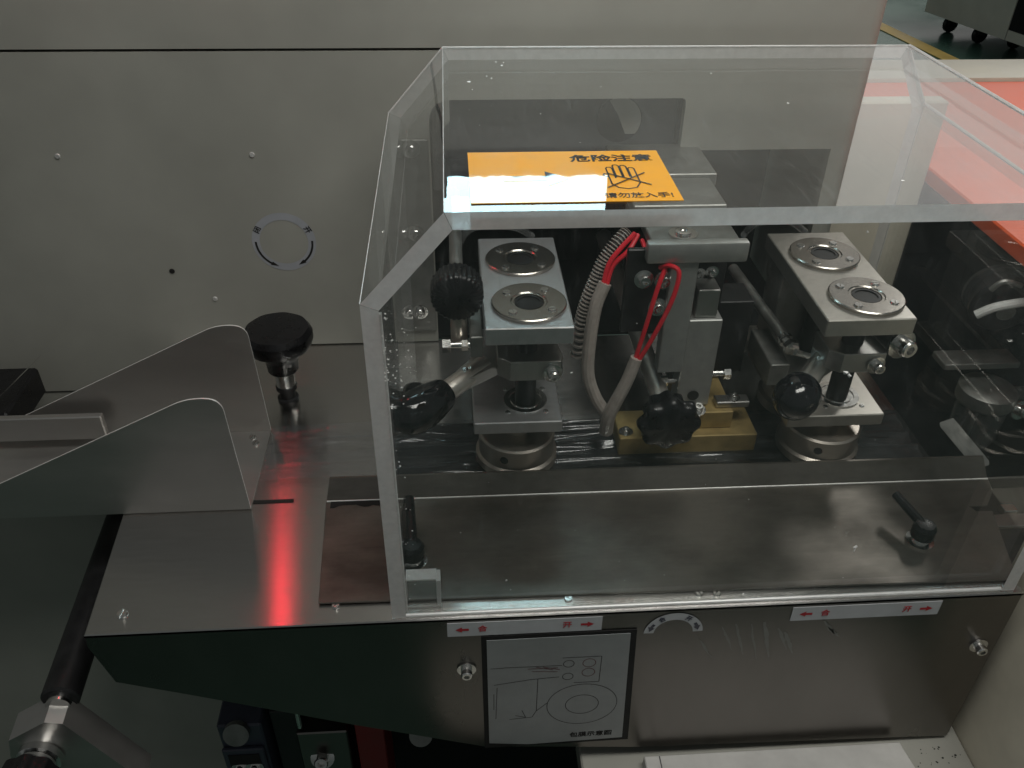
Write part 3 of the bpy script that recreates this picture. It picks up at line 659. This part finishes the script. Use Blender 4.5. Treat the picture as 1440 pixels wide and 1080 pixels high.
for i in range(90):                          # crazed glue along the front left corner
    z = random.choice((random.uniform(20, 300), random.gauss(285, 16), random.gauss(262, 14))); z = min(306, max(6, z))
    fleck((GX0+T+abs(random.gauss(0, 6)), GY0+1.3, z), (0, -1, 0), random.uniform(0.3, 1.1))
for i in range(14):
    fleck((GX0+T+random.uniform(4, 24), GY0+1.3, random.gauss(262, 18)), (0, -1, 0), random.uniform(0.3, 0.8))
for i in range(34):
    fleck((random.uniform(GX0+70, GX1-70), random.uniform(GY0+30, GY1-10), GZ+0.2), (0, 0, 1), random.uniform(0.2, 0.55))
    fleck((random.uniform(GX0+20, GX1-20), GY0+1.3, random.uniform(10, 300)), (0, -1, 0), random.uniform(0.2, 0.5))
o = b.build('dust_flecks', 'dust_white', gd); o['kind'] = 'stuff'
# warning label on the top sheet
lb = thing('warning_label', 'orange warning label with a crossed hand on top of the guard', 'label', (80, 545, GZ+0.3))
B().box(11, 146, 501, 588, GZ+0.3, GZ+0.8).build('sheet', 'label_orange', lb)
LZ = GZ+1.0
text('lettering', '危险注意', 13, 'ink_black', lb, (111, 573, LZ), (1, 0, 0), (0, 1, 0), 0.3, 1.12)
text('lettering', '请勿放入手!', 8.4, 'ink_black', lb, (119, 509, LZ), (1, 0, 0), (0, 1, 0), 0.08, 1.02)
def flat(strokes, w, m, parent, z, name):
    b = B()
    for s_ in strokes:
        for p, q in zip(s_, s_[1:]):
            p, q = Vector(p), Vector(q); dd = (q-p).normalized(); n_ = Vector((-dd.y, dd.x))*w/2; p = p - dd*w*0.3; q = q + dd*w*0.3
            b.bm.faces.new([b.bm.verts.new((r.x, r.y, z)) for r in (p+n_, q+n_, q-n_, p-n_)])
    return b.build(name, m, parent)
HX, HY = 115, 542
hand = []
for i, (x, h0, h1) in enumerate(((-8.5, 0, 15), (-3.5, 2, 19), (1.5, 2, 18), (6.5, 0, 14))):
    hand.append([(HX+x-2.1, HY+h0-4), (HX+x-2.1, HY+h1-2), (HX+x-1, HY+h1), (HX+x+1, HY+h1), (HX+x+2.1, HY+h1-2), (HX+x+2.1, HY+h0-4)])
hand.append([(HX-10.6, HY-4), (HX-10.5, HY-14), (HX-7, HY-20), (HX-1, HY-22), (HX+5, HY-20), (HX+8.6, HY-12), (HX+8.6, HY-4)])
hand.append([(HX-10.6, HY-2), (HX-14, HY+1), (HX-13, HY+4), (HX-10, HY+2)])
flat(hand, 1.1, 'ink_black', lb, LZ, 'hand_outline')
flat([[(HX-14, HY-20), (HX+14, HY+4)], [(HX-11, HY+4), (HX+15, HY-16)]], 1.3, 'ink_black', lb, LZ+0.25, 'cross')
b = B(); b.bm.faces.new([b.bm.verts.new((x, y, LZ)) for x, y in ((33, 535), (33, 543), (62, 543), (62, 551), (78, 538), (62, 526), (62, 535))]); b.build('arrow', 'ink_navy', lb)

# ------------------------------------------------------------------ right hand side: pillar, orange bed, dark machine
pl_ = thing('white_pillar', 'pale painted machine pillar right of the cabinet edge', 'pillar', (525, 990, -800))
B().box(470, 592, 985, 1008, -790, 285, 2).build('post', 'cream_paint', pl_)
B().box(462, 600, 982, 1090, -800, -790, 2).build('foot_plate', 'steel', pl_)
ob = thing('orange_bed', 'orange-red panel with white rim behind the guard at the right', 'panel', (950, 1050, 0))
B().box(596, 1500, 640, 1350, 180, 200, 2).build('orange_panel', 'orange_panel', ob)
B().box(596, 1500, 1351, 1458, 120, 206, 3, 2).build('rim', 'cream_paint', ob)
b = B(); b.box(594, 1500, 1010, 1016, -800, 179); b.build('void_backdrop', 'navy_dark', ob)  # dark backdrop added where there is only unlit void under the bed
B().box(545, 1500, 560, 1009, -330, -322).build('void_floor', 'navy_dark', ob)  # dark sheet for the same void, shade put into its colour
mt = thing('drive_pulley', 'black round drive pulley with white cable at the right edge', 'pulley', (610, 800, 120))
c = atY(1402, 415, 800)
B().lathe([(8, -26), (30, -24), (34, -20), (34, -14), (29, -11), (29, 2), (34, 5), (34, 10), (30, 13)], c, (0.2, 1, 0.1), 40).build('pulley', 'black_steel', mt)
B().lathe([(10, -34), (10, -26)], c, (0.2, 1, 0.1), 20).build('hub', 'dull_steel', mt)
B().tube([atY(1372, 443, 770), atY(1400, 432, 765), atY(1440, 425, 760), atY(1500, 418, 760)], 5, 10).build('cable', 'white_plastic', mt)
B().tube([atY(1393, 408, 775), atY(1412, 396, 772), atY(1436, 402, 772)], 3, 8).build('belt', 'dull_steel', mt)
bk2 = thing('grey_bracket', 'flat grey steel bracket below the pulley at right', 'bracket', atY(1370, 500, 790))
c = atY(1368, 496, 790); B().box(c.x-42, c.x+48, 770, 800, c.z-10, c.z-2, 1).build('plate', 'dull_steel', bk2)
B().box(c.x+30, c.x+46, 801, 1005, c.z-8, c.z-3, 0.5).build('arm', 'black_steel', bk2)
fb = thing('air_filter', 'clear bowl air filter with metal cap in the dark right corner', 'filter', atY(1385, 600, 760))
c = atY(1378, 575, 760)
B().lathe([(30, 0), (32, 3), (32, 18), (26, 22), (10, 24)], c + Vector((0, 0, 12)), (0, 0, 1), 32).build('cap', 'dull_steel', fb)
B().lathe([(0, -52), (14, -50), (24, -42), (28, -30), (28, 10)], c, (0, 0, 1), 32).build('bowl', 'clear_tube', fb)
B().cyl(c + Vector((-6, 0, -40)), c + Vector((-6, 0, 8)), 5, seg=12).build('inner_tube', 'dull_steel', fb)
socket_bolt(c + Vector((26, -26, 18)), (0.3, -1, 0.2), 7, 8, fb)
B().cyl(c + Vector((32, 0, 20)), c + Vector((110, 20, 6)), 9, seg=16).build('pipe', 'hose_grey', fb)
gp_ = thing('angled_plate', 'narrow angled steel strip behind the right end of the cover plate', 'strip', (600, 720, -60))
a_, c_ = atY(1322, 600, 740), atY(1372, 660, 700); b = B(); w = Vector((14, 0, 6))
b.hexa([a_, c_, c_+w, a_+w], [a_+Vector((0, 3, 4)), c_+Vector((0, 3, 4)), c_+w+Vector((0, 3, 4)), a_+w+Vector((0, 3, 4))]); b.build('strip', 'dull_steel', gp_)
# slotted bracket under the notch
nb = thing('notched_bracket', 'small steel bracket under the notch of the cover plate', 'bracket', (560, 600, -20))
B().box(520, 600, 575, 592, -10, -6, 0.5).build('shelf', 'steel', nb); B().box(548, 562, 594, 604, -12, -4, 0.5).build('tab', 'bright_steel', nb)
# cream machine side wall and the ledge it stands on
wl_ = thing('cream_side_panel', 'cream painted machine side wall right of the steel apron', 'panel', (640, 300, -800))
B().box(522, 760, 385, 532, -799, 26, 3, 2).build('wall', 'cream_paint', wl_)
B().prism(rounded([(-40, 320), (521, 320), (521, 515), (115, 515), (115, 452), (-40, 452)], [0, 0, 0, 0, 0, 60]), 'xy', -262, -232, 2).build('ledge', 'cabinet_paint', wl_)
b = B()
for i in range(34):
    p = Vector((random.uniform(452, 516), random.uniform(440, 482), -231.9)); r = random.uniform(0.4, 1.5); kk = 5
    b.bm.faces.new([b.bm.verts.new(p + Vector((math.cos(2*math.pi*j/kk), math.sin(2*math.pi*j/kk), 0.1))*r*random.uniform(0.5, 1.2)) for j in range(kk)])
o = b.build('oil_specks', 'dirt_hole_dark', wl_); o['kind'] = 'stuff'
bx = thing('white_box', 'flat white carton lying on the ledge below the apron', 'box', (310, 440, -231))
B().prism([(178, 478), (447, 478), (465, 345), (178, 345)], 'xy', -231.6, -217, 1).build('carton', 'paper_white', bx)
lines([], 1, 'ink_faint', bx, 0) if False else None
B().box(193, 194.2, 350, 477, -216.9, -216.7).build('printed_line', 'ink_faint', bx)

# ------------------------------------------------------------------ far machine on castors
fm = thing('wheeled_machine', 'grey machine on black castors far away on the green floor', 'machine', (3600, 5600, -800))
e1, e2 = atZ(1300, 16, -690), atZ(1412, 56, -690)
dx = (e2-e1).normalized(); dy = Vector((-dx.y, dx.x, 0))
if dy.y < 0: dy = -dy
q = [e1, e2, e2 + dy*900, e1 + dy*900]; b = B()
b.hexa(q, [p + Vector((0, 0, 900)) for p in q]); b.build('body', 'machine_grey', fm)
q = [e2 + dx*8, e2 + dx*700, e2 + dx*700 + dy*900, e2 + dx*8 + dy*900]; b = B(); b.hexa([p + Vector((0, 0, 60)) for p in q], [p + Vector((0, 0, 900)) for p in q]); b.build('grille', 'navy_dark', fm)
b = B(); b.hexa([p + Vector((0, 0, 0)) for p in q], [p + Vector((0, 0, 58)) for p in q]); b.build('skirt', 'machine_grey', fm)
for (px, py) in ((1333, 45), (1374, 60), (1424, 68)):
    p = atZ(px, py, -800); cst = B().lathe([(20, -18), (48, -16), (52, -10), (52, 10), (48, 16), (20, 18)], p + Vector((0, 0, 52)), dx, 24).build('castor', 'black_plastic', fm)
    B().box(p.x-30, p.x+30, p.y-30, p.y+30, -750, -692, 4).build('fork', 'black_steel', cst)

# ------------------------------------------------------------------ lower left: roller, bracket, drive blocks
rl = thing('film_roller', 'dark rubber film roller running back under the channel', 'roller', (-400, 620, -110))
A_, C_ = atZ(172, 728, -105), atZ(84, 985, -105)
d = (C_-A_).normalized()
B().cyl(A_ - d*60, C_, 17, seg=36, bev=2).build('roller', 'black_steel', rl)
B().cyl(C_, C_ + d*6, 11, seg=20).build('end_ring', 'bright_steel', rl)
sb = thing('roller_bracket', 'steel roller bracket with black knob in the bottom left corner', 'bracket', C_)
pc = lambda px, py, Y: atY(px, py, Y)
Yb = C_.y - 22
pts = [pc(*p, Yb) for p in ((12, 1042), (62, 1016), (88, 1018), (205, 1100), (160, 1140), (20, 1100))]
b = B(); lo = [b.bm.verts.new(p) for p in pts]; hi = [b.bm.verts.new(p + Vector((0, 26, 4))) for p in pts]
b.bm.faces.new(lo); b.bm.faces.new(hi[::-1])
for i in range(len(pts)): b.bm.faces.new([lo[i], hi[i], hi[(i+1) % len(pts)], lo[(i+1) % len(pts)]])
b.build('plate', 'stainless_wall', sb)
kc = pc(58, 1062, Yb-2)
B().lathe([(20, 0), (20, 7), (17, 9), (17, 16)], kc, (0, -1, 0.1), 28).build('collar', 'bright_steel', sb)
B().lathe([(20, 14), (25, 18), (26, 34), (20, 40), (0, 42)], kc, (0, -1, 0.1), 48, 8, 0.06).build('knob', 'black_plastic', sb)
pp = thing('lower_panel', 'dark greige lower machine panel below the steel table', 'panel', (-350, 720, -800))
B().prism([(-700, -800), (-215, -800), (-215, -60), (-700, -60)], 'xz', 735, 745).build('sheet', 'cabinet_paint', pp)
B().box(-214, -188, 715, 745, -800, -60, 1).build('edge_bar', 'black_steel', pp)
B().box(-211, -207, 708, 715, -800, -60, 0.5).build('edge_trim', 'dull_steel', pp)
db = thing('drive_cover', 'black drive housing under the table behind the apron', 'housing', (100, 620, -800))
B().box(-186, 500, 640, 700, -800, -20, 2).build('housing', 'dark_interior', db)
Yl = 560
so = thing('photo_sensor', 'blue-grey sensor block with clamp screws under the apron', 'sensor', atY(345, 1060, Yl))
c = atY(345, 1045, Yl)
B().box(c.x-26, c.x+22, Yl, Yl+40, c.z-120, c.z+34, 2).build('body', 'sensor_blue', so)
B().box(c.x-26, c.x+20, Yl-6, Yl-0.3, c.z-90, c.z-4, 1.5).build('front_plate', 'sensor_blue', so)
B().box(c.x-20, c.x+14, Yl-7, Yl-6.2, c.z-80, c.z-12).build('recess', 'dirt_hole_dark', so)
for dxx in (-10, 6): socket_bolt((c.x+dxx, Yl-7, c.z-38), (0, -1, 0.3), 6, 6, so)
B().lathe([(8, 0), (14, 0), (14, 7), (8, 7)], (c.x-4, Yl-2, c.z+26), (0, -1, 0.4), 24).build('ring_nut', 'dull_steel', so)
B().box(c.x+30, c.x+60, Yl+10, Yl+40, c.z-120, c.z+40, 1).build('side_block', 'black_steel', so)
B().cyl((c.x+62, Yl+5, c.z+18), (c.x+62, Yl+5, c.z+46), 3, seg=10).build('pin', 'bright_steel', so)
s2 = thing('steel_clamp_block', 'steel block with bright bolt beside the red strip under the apron', 'block', atY(455, 1060, Yl))
c = atY(455, 1045, Yl)
B().box(c.x-28, c.x+28, Yl, Yl+50, c.z-140, c.z+20, 1.5).build('block', 'apron_steel', s2)
B().box(c.x-28, c.x+34, Yl+51, Yl+54, c.z+10, c.z+26, 0.5).build('bright_edge', 'bright_steel', s2)
socket_bolt((c.x-4, Yl, c.z-28), (0, -1, 0.5), 8, 12, s2)
s3 = B().box(c.x+36, c.x+68, Yl+4, Yl+60, c.z-160, c.z+40, 1).build('red_strip', 'red_paint', None, 28.5, (c.x+52, Yl, c.z-160)); tag(s3, 'dark red painted strip between steel block and black housing', 'strip')
s4 = B().lathe([(7, 0), (13, 0), (13, 5), (7, 5)], atY(592, 1032, Yl), (0, -1, 0.6), 24).build('ring_nut', 'dull_steel', None, 35, atY(592, 1032, Yl)); tag(s4, 'small grey ring nut in the dark below the apron', 'nut')

# far left edge: black device and steel strip
bl = thing('black_device', 'black box with thin steel strip at the far left edge', 'box', atY(20, 560, 850))
B().box(-640, -512, 805, 900, -40, -2, 3).build('body', 'black_plastic', bl)
a_, c_ = atY(-20, 578, 800), atY(52, 506, 840); w = Vector((3, 0, 2.5))
b = B(); b.hexa([a_, c_, c_+w, a_+w], [p + Vector((0, 8, 0)) for p in (a_, c_, c_+w, a_+w)]); b.build('strip', 'bright_steel', bl)
